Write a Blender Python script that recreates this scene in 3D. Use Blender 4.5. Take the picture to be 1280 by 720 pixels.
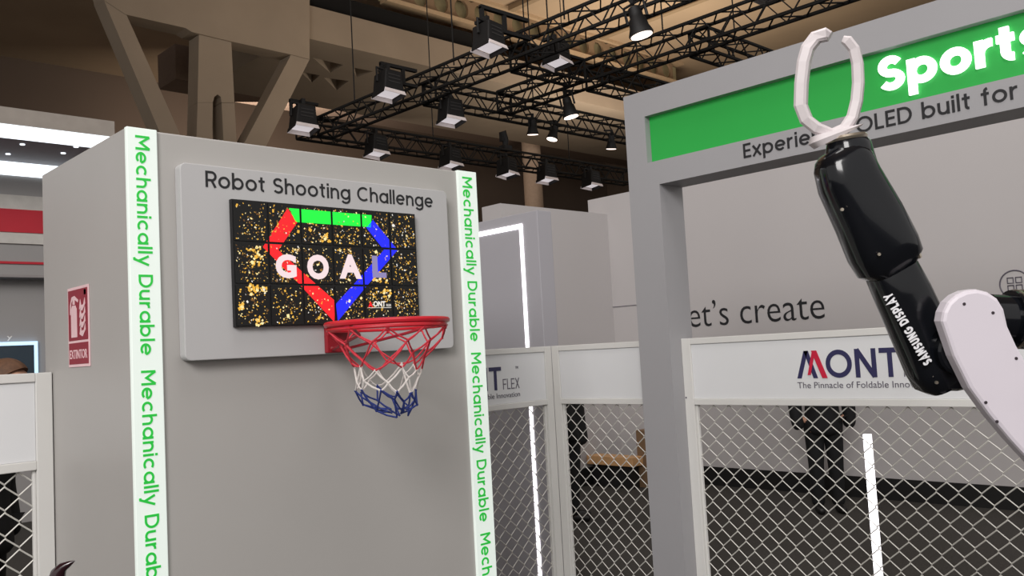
import bpy, bmesh, math, random
from mathutils import Vector, Matrix
random.seed(7)
for o in list(bpy.data.objects): bpy.data.objects.remove(o, do_unlink=True)
scn = bpy.context.scene
COL = scn.collection
Rd = math.radians
# ------------------------------------------------------------------ camera
H = 1.6
FPX = 1110.3                                   # focal length in pixels of a 1280 wide frame
yaw, pit, rol = Rd(46.015), Rd(3.992), Rd(-3.1136)
F = Vector((math.cos(pit)*math.cos(yaw), math.cos(pit)*math.sin(yaw), math.sin(pit)))
R0 = Vector((math.sin(yaw), -math.cos(yaw), 0)); U0 = R0.cross(F)
RV = R0*math.cos(rol) + U0*math.sin(rol); UV = -R0*math.sin(rol) + U0*math.cos(rol)
CAM = Vector((0, 0, H))
cd = bpy.data.cameras.new('camera'); cam = bpy.data.objects.new('camera', cd); COL.objects.link(cam)
cd.sensor_width = 36; cd.lens = 36*FPX/1280; cd.clip_end = 300; cd.clip_start = .05
M = Matrix((RV, UV, -F)).transposed().to_4x4(); M.translation = CAM
cam.matrix_world = M
scn.camera = cam
# ------------------------------------------------------------------ world, added area lights, exposure
w = bpy.data.worlds.new('hall_ambient'); scn.world = w; w.use_nodes = True
w.node_tree.nodes['Background'].inputs[0].default_value = (1.0, .965, .93, 1)
w.node_tree.nodes['Background'].inputs[1].default_value = .62
scn.view_settings.view_transform = 'Standard'; scn.view_settings.look = 'None'
scn.view_settings.exposure = .28; scn.view_settings.gamma = 1; scn.view_settings.use_curve_mapping = False
def area(name, loc, target, size, power, color):
    l = bpy.data.lights.new(name, 'AREA'); l.energy = power; l.color = color; l.shape = 'SQUARE'; l.size = size
    o = bpy.data.objects.new(name, l); COL.objects.link(o); o.location = loc
    o.rotation_euler = (Vector(target)-Vector(loc)).to_track_quat('-Z', 'Y').to_euler()
area('added_floodlight', (-8.0, -4.5, 8.0), (2.5, 3.0, 1.4), 5.0, 1180, (1, .97, .95))  # unseen area light added for flat frontal light on the kiosk
area('added_floodlight', (2.0, 1.0, 9.0), (2.8, 2.0, 0), 3.0, 160, (1, .97, .95))  # unseen area light added overhead
area('added_floodlight', (4.5, 6.5, 8.0), (8.4, 5.5, 1.2), 2.5, 60, (1, .95, .93))  # unseen area light added for the grey booth wall
area('added_floodlight', (17, 29.5, 9.8), (22, 37.5, 6.5), 4.0, 520, (1, .88, .76))  # area light added behind the roof beam to brighten the far wall
area('added_uplight', (13.5, 15.5, 6.8), (14, 16, 14), 4.0, 170, (1, .88, .74))  # added, no fixture: lifts the left ceiling and beam underside
area('added_uplight', (26, 18.5, 6.8), (25, 18.5, 14), 5.0, 640, (1, .88, .74))  # added, no fixture: brightens the ceiling on the right
# ------------------------------------------------------------------ helpers
def ray(u, v): return F + RV*((u-640)/FPX) - UV*((v-360)/FPX)
def P(u, v, ax, val):
    r = ray(u, v); return CAM + r*((val-CAM[ax])/r[ax])
def PD(u, v, d): return CAM + ray(u, v)*d
def lin(c): return tuple(((x/255)/12.92 if x/255 <= .04045 else (((x/255)+.055)/1.055)**2.4) for x in c)
MC = {}
def mat(name, rgb, rough=.6, metal=0, var=.06, scale=9, bump=.0, emit=0, ecol=None, coat=0):
    if name in MC: return MC[name]
    m = bpy.data.materials.new(name); m.use_nodes = True; nt = m.node_tree
    b = nt.nodes['Principled BSDF']; c = lin(rgb)
    tc = nt.nodes.new('ShaderNodeTexCoord'); n = nt.nodes.new('ShaderNodeTexNoise')
    n.inputs['Scale'].default_value = scale; n.inputs['Detail'].default_value = 4
    nt.links.new(tc.outputs['Object'], n.inputs['Vector'])
    rp = nt.nodes.new('ShaderNodeValToRGB')
    rp.color_ramp.elements[0].position = .3; rp.color_ramp.elements[1].position = .7
    rp.color_ramp.elements[0].color = tuple(x*(1-var) for x in c)+(1,)
    rp.color_ramp.elements[1].color = tuple(min(1, x*(1+var)) for x in c)+(1,)
    nt.links.new(n.outputs['Fac'], rp.inputs[0]); nt.links.new(rp.outputs[0], b.inputs['Base Color'])
    b.inputs['Roughness'].default_value = rough; b.inputs['Metallic'].default_value = metal
    if coat: b.inputs['Coat Weight'].default_value = coat
    if bump:
        bp = nt.nodes.new('ShaderNodeBump'); bp.inputs['Strength'].default_value = bump; bp.inputs['Distance'].default_value = .02
        nt.links.new(n.outputs['Fac'], bp.inputs['Height']); nt.links.new(bp.outputs[0], b.inputs['Normal'])
    if emit:
        b.inputs['Emission Color'].default_value = (lin(ecol) if ecol else c)+(1,)
        b.inputs['Emission Strength'].default_value = emit
    MC[name] = m; return m
ORG = {}
def tag(o, label=None, cat=None, group=None, kind=None):
    if label: o['label'] = label
    if cat: o['category'] = cat
    if group: o['group'] = group
    if kind: o['kind'] = kind
    return o
def thing(name, loc, label, cat, group=None):
    o = bpy.data.objects.new(name, None); COL.objects.link(o); o.location = loc; o.empty_display_size = .1
    ORG[o.name] = Vector(loc); return tag(o, label, cat, group)
class MB:
    def __init__(s): s.v = []; s.f = []; s.mi = []; s.cur = 0
    def add(s, vs, fs):
        b = len(s.v); s.v += [Vector(x) for x in vs]; s.f += [tuple(b+i for i in f) for f in fs]; s.mi += [s.cur]*len(fs); return s
    def box(s, a, b):
        (x0, y0, z0), (x1, y1, z1) = a, b
        x0, x1 = sorted((x0, x1)); y0, y1 = sorted((y0, y1)); z0, z1 = sorted((z0, z1))
        return s.add([(x0,y0,z0),(x1,y0,z0),(x1,y1,z0),(x0,y1,z0),(x0,y0,z1),(x1,y0,z1),(x1,y1,z1),(x0,y1,z1)],
                     [(0,3,2,1),(4,5,6,7),(0,1,5,4),(1,2,6,5),(2,3,7,6),(3,0,4,7)])
    def obox(s, c, ax, ay, az):                      # box from centre and three half-axis vectors
        c = Vector(c); ax = Vector(ax); ay = Vector(ay); az = Vector(az)
        vs = [c+ax*i+ay*j+az*k for k in (-1,1) for i, j in ((-1,-1),(1,-1),(1,1),(-1,1))]
        return s.add(vs, [(0,3,2,1),(4,5,6,7),(0,1,5,4),(1,2,6,5),(2,3,7,6),(3,0,4,7)])
    def rings(s, rs, cap=True):
        n = len(rs[0]); b = len(s.v)
        vs = [p for r in rs for p in r]; fs = []
        for k in range(len(rs)-1):
            for i in range(n):
                j = (i+1) % n; fs.append((k*n+i, k*n+j, (k+1)*n+j, (k+1)*n+i))
        if cap: fs.append(tuple(range(n-1, -1, -1))); fs.append(tuple((len(rs)-1)*n+i for i in range(n)))
        return s.add(vs, fs)
    def tube(s, path, r, n=6, closed=False):
        path = [Vector(p) for p in path]; L = len(path); rs = []
        up = None
        for k in range(L):
            a = path[(k-1) % L] if (closed or k > 0) else path[k]
            b = path[(k+1) % L] if (closed or k < L-1) else path[k]
            t = (b-a)
            if t.length < 1e-9: t = Vector((0,0,1))
            t.normalize()
            if up is None: up = t.orthogonal().normalized()
            up = (up - t*up.dot(t))
            if up.length < 1e-6: up = t.orthogonal()
            up.normalize(); sd = t.cross(up)
            rr = r[k] if isinstance(r, (list, tuple)) else r
            rs.append([path[k] + (up*math.cos(2*math.pi*i/n) + sd*math.sin(2*math.pi*i/n))*rr for i in range(n)])
        if closed: rs.append(rs[0])
        return s.rings(rs, not closed)
    def cyl(s, a, b, r, r2=None, n=16): return s.tube([a, b], [r, r if r2 is None else r2], n)
    def prism(s, poly, off):                          # polygon of 3D points, extruded by off
        off = Vector(off); n = len(poly); poly = [Vector(p) for p in poly]
        return s.add(poly+[p+off for p in poly], [tuple(range(n)), tuple(range(2*n-1, n-1, -1))]+[(i, n+i, n+(i+1) % n, (i+1) % n) for i in range(n)])
    def sphere(s, c, r, n=12, m=8):
        c = Vector(c); r = Vector(r) if not isinstance(r, (int, float)) else Vector((r, r, r))
        rs = [[c+Vector((r.x*math.sin(t)*math.cos(2*math.pi*i/n), r.y*math.sin(t)*math.sin(2*math.pi*i/n), -r.z*math.cos(t))) for i in range(n)] for t in [math.pi*(.02+.96*k/m) for k in range(m+1)]]
        return s.rings(rs)
    def build(s, name, mats, parent=None, bevel=0, smooth=False, label=None, cat=None, group=None, kind=None, fix=True):
        if not isinstance(mats, (list, tuple)): mats = [mats]
        if parent is None:
            lo = Vector([min(v[i] for v in s.v) for i in range(3)]); hi = Vector([max(v[i] for v in s.v) for i in range(3)])
            L = Vector(((lo.x+hi.x)/2, (lo.y+hi.y)/2, lo.z))
        else: L = ORG[parent.name]
        me = bpy.data.meshes.new(name); me.from_pydata([v-L for v in s.v], [], s.f)
        for m in mats: me.materials.append(m)
        for p, i in zip(me.polygons, s.mi): p.material_index = i; p.use_smooth = smooth
        if fix:
            bm = bmesh.new(); bm.from_mesh(me); bmesh.ops.recalc_face_normals(bm, faces=bm.faces); bm.to_mesh(me); bm.free()
        o = bpy.data.objects.new(name, me); COL.objects.link(o); ORG[o.name] = L
        if parent is None: o.location = L
        else: o.parent = parent
        if bevel:
            b = o.modifiers.new('bevel', 'BEVEL'); b.width = bevel; b.segments = 2; b.limit_method = 'ANGLE'
        if smooth:
            try:
                me.set_sharp_from_angle(angle=Rd(40))
            except Exception: pass
        return tag(o, label, cat, group, kind)
def copy_tree(o, parent=None):
    c = o.copy(); COL.objects.link(c); c.parent = parent
    for ch in list(o.children): copy_tree(ch, c)
    return c
# --- lettering
TC = {}
def glyphs(s, weight=0):
    k = (s, weight)
    if k in TC: return TC[k]
    cu = bpy.data.curves.new('t', 'FONT'); cu.body = s; cu.size = 1; cu.offset = weight; cu.resolution_u = 4
    o = bpy.data.objects.new('t', cu); COL.objects.link(o)
    dg = bpy.context.evaluated_depsgraph_get(); me = bpy.data.meshes.new_from_object(o.evaluated_get(dg))
    vs = [(v.co.x, v.co.y) for v in me.vertices]; fs = [tuple(p.vertices) for p in me.polygons]
    bpy.data.objects.remove(o, do_unlink=True); bpy.data.curves.remove(cu); bpy.data.meshes.remove(me)
    TC[k] = (vs, fs); return TC[k]
def capheight(weight=0):
    vs, _ = glyphs('H', weight); return max(v[1] for v in vs)-min(v[1] for v in vs)
def twidth(s, weight=0):
    vs, _ = glyphs(s, weight); return max(v[0] for v in vs)-min(v[0] for v in vs)
def islands(vs, fs):
    par = list(range(len(vs)))
    def fd(a):
        while par[a] != a: par[a] = par[par[a]]; a = par[a]
        return a
    for f in fs:
        for i in f[1:]: par[fd(i)] = fd(f[0])
    gr = {}
    for f in fs: gr.setdefault(fd(f[0]), []).append(f)
    return list(gr.values())
def lay(mb, vs, fs, O, ex, ey, sx, sy, x0, thick):
    O = Vector(O); ex = Vector(ex).normalized(); ey = Vector(ey).normalized(); n = ex.cross(ey)
    used = sorted({i for f in fs for i in f}); ix = {i: k for k, i in enumerate(used)}
    pts = [O+ex*((vs[i][0]-x0)*sx)+ey*(vs[i][1]*sy) for i in used]
    m = len(pts); top = [p+n*thick for p in pts]
    ff = [tuple(ix[i] for i in f) for f in fs]
    ec = {}
    for f in ff:
        for a, b in zip(f, f[1:]+f[:1]): ec[(a, b)] = 1
    side = [(a, b, b+m, a+m) for (a, b) in ec if (b, a) not in ec]
    mb.add(pts+top, [tuple(reversed(f)) for f in ff]+[tuple(i+m for i in f) for f in ff]+side)
def text(name, s, O, ex, ey, width, cap, m, parent, thick=.003, weight=0, label=None):
    vs, fs = glyphs(s, weight); x0 = min(v[0] for v in vs); sx = width/twidth(s, weight); sy = cap/capheight(weight)
    mb = MB(); lay(mb, vs, fs, O, ex, ey, sx, sy, x0, thick)
    return mb.build(name, m, parent, fix=False, label=label)
XP, ZP, YN = Vector((1,0,0)), Vector((0,0,1)), Vector((0,-1,0))
def at_u(u, ax, val, z):                              # point of a vertical plane with height z seen in column u
    v = 360
    for _ in range(12):
        p = P(u, v, ax, val); v += (p.z-z)*FPX/max(1, (p-CAM).dot(F))
    return P(u, v, ax, val)
def ptext(name, s, ax, val, uL, vbase, uR, vcap, m, parent, thick=.003, weight=0, label=None):
    p0 = P(uL, vbase, ax, val); p1 = at_u(uR, ax, val, p0.z); cap = P(uL, vcap, ax, val).z-p0.z
    return text(name, s, p0, XP if ax == 1 else YN, ZP, (p1-p0).length, cap, m, parent, thick, weight, label)

# --- geometric stroke letters
def arc(cx, cy, rx, ry, a0, a1, n=None):
    n = n or max(4, int(abs(a1-a0)/15)); return [(cx+rx*math.cos(Rd(a0+(a1-a0)*i/n)), cy+ry*math.sin(Rd(a0+(a1-a0)*i/n))) for i in range(n+1)]
def sglyph(ch, w):
    h = w/2; xh = .74; A = 1.03; r = xh/2-h; c = r+h; cy = xh/2; rx = r*.96
    O = arc(c, cy, r, r, 0, 360, 28)
    def S(H_, wd):
        q = (H_-2*h)/4; a = wd/2-h; X = wd/2
        return [arc(X, H_-h-q, a*.94, q, 28, 180, 10)[:-1]+arc(X, H_-h-q, a*.94, q, 180, 270, 6)[:-1]+arc(X, h+q, a, q, 90, 0, 6)[:-1]+arc(X, h+q, a, q, 0, -152, 10)]
    ra = (xh*.86)/2-h
    D = {
     'a': (xh, [O, [(2*r+h, 0), (2*r+h, xh)]]), 'b': (xh, [O, [(h, 0), (h, A)]]), 'd': (xh, [O, [(2*r+h, 0), (2*r+h, A)]]),
     'c': (xh*.9, [arc(c, cy, r, r, 48, 312)]), 'e': (xh, [arc(c, cy, r, r, 0, 318), [(h, cy), (2*r+h, cy)]]), 'o': (xh, [O]),
     'f': (.42, [[(.2, 0), (.2, A-h-.14)]+arc(.2+.15, A-h-.14, .15, .14, 180, 95, 5), [(0, xh-h), (.40, xh-h)]]),
     'g': (xh, [O, [(2*r+h, xh), (2*r+h, .02)]+arc(c, .02, r, r*.86-.02, 0, -150)]),
     'h': (xh*.86, [[(h, 0), (h, A)], arc(h+ra, xh-h-ra, ra, ra, 180, 0)+[(h+2*ra, 0)]]),
     'n': (xh*.86, [[(h, 0), (h, xh)], arc(h+ra, xh-h-ra, ra, ra, 180, 0)+[(h+2*ra, 0)]]),
     'u': (xh*.86, [[(h+2*ra, 0), (h+2*ra, xh)], [(h, xh)]+arc(h+ra, h+ra, ra, ra, 180, 360)]),
     'i': (w, [[(h, 0), (h, xh)], [(h, .84), (h, .84+w*1.1)]]), 'l': (w, [[(h, 0), (h, A)]]),
     'p': (xh, [O, [(h, -.28), (h, xh)]]), 'r': (.42, [[(h, 0), (h, xh)], arc(h+.27, xh-h-.27, .27, .27, 175, 82, 7)]),
     's': (.54, S(xh, .54)), 't': (.42, [[(.19, .93), (.19, h+.10+h*.6)]+arc(.19+.10+h*.6, h+.10+h*.6, .10+h*.6, .10+h*.6, 180, 275, 8), [(0, xh-h), (.40, xh-h)]]),
     'x': (.62, [[(.04, 0), (.58, xh)], [(.04, xh), (.58, 0)]]), 'y': (.64, [[(.04, xh), (.33, .04)], [(.60, xh), (.24, -.27), (.12, -.28)]]),
     'R': (.66, [[(h, 0), (h, 1)], [(h, 1-h), (.38, 1-h)]+arc(.38, 1-h-.245, .26-h*.3, .245, 90, -90, 10)+[(h, 1-h-.49)], [(.36, .46), (.60, 0)]]),
     'S': (.68, S(1, .68)), 'C': (.9, [arc(.5, .5, .5-h, .5-h, 48, 312)]), 'O': (1.0, [arc(.5, .5, .5-h, .5-h, 0, 360, 32)]),
     'G': (.98, [arc(.5, .5, .5-h, .5-h, 48, 350), [(.52, .47), (.99-h*.2, .47)]]),
     'M': (.92, [[(h, 0), (h, 1)], [(h, 1), (.46, .36), (.92-h, 1)], [(.92-h, 1), (.92-h, 0)]]), 'N': (.78, [[(h, 0), (h, 1)], [(h, 1-.02), (.78-h, .02)], [(.78-h, 0), (.78-h, 1)]]),
     'D': (.82, [[(h, 0), (h, 1)], [(h, h), (.36, h)]+arc(.36, .5, .46-h, .5-h, -90, 90, 14)+[(h, 1-h)]]),
     'E': (.56, [[(h, 0), (h, 1)], [(h, h), (.56, h)], [(h, .5), (.52, .5)], [(h, 1-h), (.56, 1-h)]]), 'L': (.52, [[(h, 0), (h, 1)], [(h, h), (.52, h)]]),
     'F': (.54, [[(h, 0), (h, 1)], [(h, .5), (.5, .5)], [(h, 1-h), (.54, 1-h)]]), 'X': (.68, [[(.06, 0), (.62, 1)], [(.06, 1), (.62, 0)]]),
     'T': (.74, [[(.37, 0), (.37, 1)], [(0, 1-h), (.74, 1-h)]]), 'I': (w, [[(h, 0), (h, 1)]]), 'U': (.74, [[(h, 1), (h, .36)]+arc(.37, .36, .37-h, .36-h, 180, 360, 12)+[(.74-h, 1)]]),
     'A': (.82, [[(h*.8, 0), (.41, 1-h*.3), (.82-h*.8, 0)], [(.2, .3), (.62, .3)]]), 'P': (.64, [[(h, 0), (h, 1)], [(h, 1-h), (.36, 1-h)]+arc(.36, 1-h-.26, .27-h*.4, .26, 90, -90, 10)+[(h, 1-h-.52)]]),
     'Y': (.74, [[(.05, 1), (.37, .48), (.69, 1)], [(.37, .5), (.37, 0)]]), ' ': (.30, [])}
    return D[ch]
def ribbon(mb, pl, hw, tf, n):
    pl = [p for i, p in enumerate(pl) if i == 0 or math.hypot(p[0]-pl[i-1][0], p[1]-pl[i-1][1]) > 1e-5]
    cl = (Vector(pl[0]+(0,))-Vector(pl[-1]+(0,))).length < 1e-6
    pts = [Vector((x, y)) for x, y in (pl[:-1] if cl else pl)]; L = len(pts); lf, rt = [], []
    for i in range(L):
        a = pts[(i-1) % L] if (cl or i) else None; b = pts[(i+1) % L] if (cl or i < L-1) else None; p = pts[i]
        t1 = (p-a).normalized() if a is not None else (b-p).normalized(); t2 = (b-p).normalized() if b is not None else t1
        n1 = Vector((-t1.y, t1.x)); n2 = Vector((-t2.y, t2.x)); m = (n1+n2)
        m = n1 if m.length < .2 else m.normalized(); k = hw/max(.45, m.dot(n1)); lf.append(p+m*k); rt.append(p-m*k)
    N = L if cl else L-1
    V = [tf(q) for q in lf]+[tf(q) for q in rt]; T = [v+n for v in V]; fs = []; Q = 2*L
    for i in range(N):
        j = (i+1) % L
        fs += [(i, L+i, L+j, j), (Q+i, Q+j, Q+L+j, Q+L+i), (i, j, Q+j, Q+i), (L+i, Q+L+i, Q+L+j, L+j)]
    if not cl: fs += [(0, Q, Q+L, L), (L-1, 2*L-1, Q+2*L-1, Q+L-1)]
    mb.add(V+T, fs)
def swidth(s, w, sp): return sum(sglyph(c, w)[0]+sp for c in s)-sp
def stext(s, O, ex, ey, width, cap, m, parent, thick=.003, w=.12, sp=.13, name='letter', limit=None, sx=None):
    ex = Vector(ex).normalized(); ey = Vector(ey).normalized(); n = ex.cross(ey)*thick; O = Vector(O)
    sx = sx or width/swidth(s, w, sp); x = 0
    for ch in s:
        adv, pls = sglyph(ch, w)
        if pls and not (limit and (x+adv)*sx > limit):
            mb = MB()
            for kk, pl in enumerate(pls): ribbon(mb, pl, w/2, lambda q: O+ex*((x+q.x)*sx)+ey*(q.y*cap), n*(1+.06*kk))
            mb.build(name, m, parent)
        x += adv+sp
def pstext(s, ax, val, uL, vbase, uR, vcap, m, parent, **kw):
    p0 = P(uL, vbase, ax, val); p1 = at_u(uR, ax, val, p0.z); cap = P(uL, vcap, ax, val).z-p0.z
    stext(s, p0, XP if ax == 1 else YN, ZP, (p1-p0).length, cap, m, parent, **kw)
# ------------------------------------------------------------------ materials
kgrey = mat('kiosk_grey_laminate', (172, 169, 166), .42, var=.025, scale=1.3)
white = mat('white_painted_steel', (214, 213, 210), .45, var=.02, scale=3)
whiteb = mat('white_board', (220, 221, 223), .5, var=.015, scale=2)
pgrey = mat('portal_grey_laminate', (158, 157, 160), .45, var=.025, scale=1.2)
ink = mat('black_vinyl', (26, 26, 30), .5)
navy = mat('navy_vinyl', (44, 42, 84), .5)
redv = mat('crimson_vinyl', (200, 24, 60), .5)
greyv = mat('grey_vinyl', (96, 92, 104), .5)
wire = mat('galvanised_wire', (206, 204, 198), .45, .1)
stripm = mat('lit_white_acrylic', (192, 196, 192), .4, var=.01, emit=.38, ecol=(240, 255, 245))
stripg = mat('lit_green_acrylic', (34, 176, 62), .4, var=.01, emit=.22, ecol=(30, 214, 62))
ledw = mat('led_white_line', (255, 255, 255), .4, var=0, emit=2.2, ecol=(255, 250, 255))
ledc = mat('led_cool_line', (255, 255, 255), .4, var=0, emit=1.25, ecol=(238, 248, 255))
trussm = mat('black_truss_paint', (22, 20, 19), .8)
blk = mat('black_fixture_paint', (22, 21, 22), .6)
conc = mat('raw_concrete', (152, 136, 118), .85, var=.06, scale=.8, bump=.1)
ceilm = mat('warm_ceiling_board', (180, 156, 128), .9, var=.10, scale=.25)
darkc = mat('dim_hall_wall', (104, 88, 76), .9, var=.08, scale=.2)
carpet = mat('charcoal_carpet', (58, 55, 51), .95, var=.25, scale=60, bump=.3)
boothw = mat('booth_wall_paint', (188, 184, 184), .6, var=.02, scale=.8)
# ------------------------------------------------------------------ the setting
MB().box((-25, -25, -.1), (46, 38, 0)).build('floor', carpet, kind='structure', label='dark charcoal carpet floor of the exhibition hall')
MB().box((-25, -8, 14), (46, 38, 14.4)).build('ceiling', ceilm, kind='structure', label='warm beige boarded ceiling high above the hall')
MB().box((-25, 37.5, 0), (46, 38, 14)).build('wall_far', darkc, kind='structure', label='dim brown far wall of the hall')
MB().box((45.5, -8, 0), (46, 37.5, 14)).build('wall_side', darkc, kind='structure', label='dim brown side wall of the hall')
XW, YW = 8.4, 6.95
wr = MB().box((XW, -4, 0), (XW+.3, YW+.3, 3.42)).build('wall_right', boothw, kind='structure', label='plain grey booth wall with printed words')
MB().box((XW-.02, -4, 0), (XW, YW-.02, .2)).build('baseboard_right', mat('black_plinth', (18, 17, 17), .6), kind='structure')
wb = MB().box((6.6, YW, 0), (XW, YW+.3, 3.2)).build('wall_back', boothw, kind='structure', label='plain pinkish grey booth wall behind the fence corner')
MB().box((6.6, YW-.02, 0), (XW-.02, YW, .2)).build('baseboard_back', mat('black_plinth', (18, 17, 17), .6), kind='structure')
# words and icon on the grey wall
pr_ = at_u(1031.5, 0, XW-.002, P(1031, 398, 0, XW).z); pe = at_u(862, 0, XW-.002, pr_.z)
sub = (pe-pr_).length/twidth("et's create"); full = twidth("Let's create")*sub
capw = (P(893, 374, 0, XW).z-P(893, 405, 0, XW).z)*1.02
text('lettering', "Let’s create", pr_+Vector((0, full, 0)), YN, ZP, full, capw, ink, wr, .002, -.008, label='black printed words on the wall')
ic = P(1268.5, 355, 0, XW-.003); ru = .118
mb = MB(); mb.tube([ic+Vector((0, math.cos(a)*ru, math.sin(a)*ru)) for a in [2*math.pi*k/32 for k in range(32)]], .006, 5, True)
for dy, dz in ((.033, .033), (-.033, .033), (.033, -.033), (-.033, -.033)):
    q = ic+Vector((0, dy, dz)); e = .023
    mb.tube([q+Vector((0, a*e, b*e)) for a, b in ((-1,-1),(1,-1),(1,1),(-1,1))], .006, 4, True)
mb.build('printed_icon', greyv, wr, label='thin line icon of a circle with four small squares')
# outline of a service door in the wall near the concave corner
pa = P(764.5, 384, 0, XW-.004); 
mb = MB(); mb.tube([(XW-.004, pa.y, .25), (XW-.004, pa.y, pa.z), (XW-.004, pa.y-.9, pa.z), (XW-.004, pa.y-.9, .25)], .008, 4)
mb.build('door_1', greyv, kind='structure', label='thin outline of a flush service door in the grey wall')
# ------------------------------------------------------------------ kiosk with light strips
KX0, KX1, KY0, KY1, KZ = 1.127, 2.701, 3.0, 3.9, 2.418
k = thing('basketball_kiosk', (1.914, 3.45, 0), 'tall grey kiosk with two lit edge strips carrying the hoop', 'kiosk')
MB().box((KX0, KY0, 0), (KX1, KY1, KZ)).build('body', kgrey, k, bevel=.006)
zA = P(178, 171, 1, KY0).z; zB = P(184, 444, 1, KY0).z; zC = P(184, 463, 1, KY0).z
pitch = zA-zC; tl = zA-zB
def strip(x0, x1, ztop, tx0, tx1):
    s = MB().box((x0, KY0-.012, .02), (x1, KY0+.01, KZ+.002)).build('light_strip', stripm, k, bevel=.003, label='white backlit strip with green words running downwards')
    z = ztop
    while z > .1:
        stext('Mechanically Durable', (tx0, KY0-.0122, z), (0,0,-1), (1,0,0), tl, tx1-tx0, stripg, s, thick=.002, w=.15, sp=.13, limit=z-.04)
        z -= pitch
def uX(u, v=300): return P(u, v, 1, KY0).x
strip(uX(156.7, 180), uX(194.8, 180), zA, uX(167.5, 190), uX(185, 190))
strip(uX(571, 240), uX(594.2, 240), P(581, 222, 1, KY0).z, uX(576.2, 240), uX(588, 240))
# ------------------------------------------------------------------ challenge board
BY = 2.955
bx0, bx1, bz0, bz1 = 1.313, 2.523, 1.623, 2.32
bd = thing('challenge_board', ((bx0+bx1)/2, 2.98, bz0), 'pale grey round-cornered board headed with black words on the kiosk front', 'board')
def rrect(x0, x1, z0, z1, y, r, n=5):
    pts = []
    for cx, cz, a0 in ((x1-r, z1-r, 0), (x0+r, z1-r, 90), (x0+r, z0+r, 180), (x1-r, z0+r, 270)):
        for i in range(n+1):
            a = Rd(a0+90*i/n); pts.append((cx+r*math.cos(a), y, cz+r*math.sin(a)))
    return pts
bx0, bx1 = bx0*1-.0, bx1
S = BY/KY0
def toB(x, z): return (x*S, H+(z-H)*S)                # same line of sight on the proud board face
X0, Z0 = toB(bx0, bz0); X1, Z1 = toB(bx1, bz1)
MB().prism(rrect(X0, X1, Z0, Z1, BY, .022), (0, KY0-BY-.0005, 0)).build('panel', mat('pale_grey_board', (184, 183, 184), .5, var=.015, scale=2), bd, bevel=.003)
pstext('Robot Shooting Challenge', 1, BY, 257, 233.6, 541, 213.2, ink, bd, w=.14, sp=.13, thick=.0015)
# ------------------------------------------------------------------ screen wall of 18 small displays
SY = BY-.024
dx0 = P(290, 248.3, 1, SY).x; dx1 = P(519, 266.3, 1, SY).x; dz1 = P(290, 248.3, 1, SY).z; dz0 = P(296.5, 408.6, 1, SY).z
vw = thing('screen_wall', ((dx0+dx1)/2, BY, dz0), 'grid of small lit displays showing gold confetti and the word GOAL', 'screen')
scr = mat('dark_screen_glass', (5, 5, 6), .55, var=.2)
MB().box((dx0, SY+.004, dz0), (dx1, BY-.0005, dz1)).build('backing', blk, vw)
cw, chh = (dx1-dx0)/6, (dz1-dz0)/3
tm = None
for r in range(3):
    for c in range(6):
        g = .0035
        MB().box((dx0+c*cw+g, SY, dz0+r*chh+g), (dx0+(c+1)*cw-g, SY+.006, dz0+(r+1)*chh-g)).build('display_panel', scr, vw)
def em(name, c, e=1.0): return mat(name, tuple(int(x*.15) for x in c), .5, var=.0, emit=e, ecol=c)
er, eg, eb = em('screen_red', (252, 26, 34)), em('screen_green', (24, 236, 62)), em('screen_blue', (26, 34, 250))
def S5(x, y, y_off): return P(280+x/4, 240+y/4, 1, SY-y_off)
def clip_tiles(poly):                                 # cut a picture outline to the displays, leaving their dark joints
    out = []
    for r in range(3):
        for c in range(6):
            a0, a1 = dx0+c*cw+.0045, dx0+(c+1)*cw-.0045; b0, b1 = dz0+r*chh+.0045, dz0+(r+1)*chh-.0045
            pl = [(p.x, p.z) for p in poly]
            for ax, lim, sg in ((0, a0, 1), (0, a1, -1), (1, b0, 1), (1, b1, -1)):
                q = []
                for i in range(len(pl)):
                    p, n = pl[i], pl[(i+1) % len(pl)]
                    ip = (p[ax]-lim)*sg >= 0; iq = (n[ax]-lim)*sg >= 0
                    if ip: q.append(p)
                    if ip != iq:
                        t = (lim-p[ax])/(n[ax]-p[ax]); q.append((p[0]+(n[0]-p[0])*t, p[1]+(n[1]-p[1])*t))
                pl = q
                if len(pl) < 3: break
            if len(pl) >= 3: out.append(pl)
    return out
def band(name, parts, m):
    mb = MB()
    for pts in parts:
        for pl in clip_tiles([S5(x, y, .001) for x, y in pts]): mb.prism([(a, SY-.001, b) for a, b in pl], (0, .0008, 0))
    mb.build(name, m, vw)
band('red_band', [[(318, 82), (366, 152), (272, 290), (195, 275)], [(195, 275), (272, 290), (392, 400), (372, 455)], [(392, 400), (556, 545), (552, 650), (372, 455)]], er)
band('blue_band', [[(745, 140), (868, 290), (800, 290), (712, 178)], [(868, 290), (705, 480), (700, 405), (800, 290)], [(705, 480), (570, 645), (560, 560), (700, 405)]], eb)
band('green_band', [[(325, 80), (738, 116), (735, 176), (358, 150)]], eg)
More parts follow.
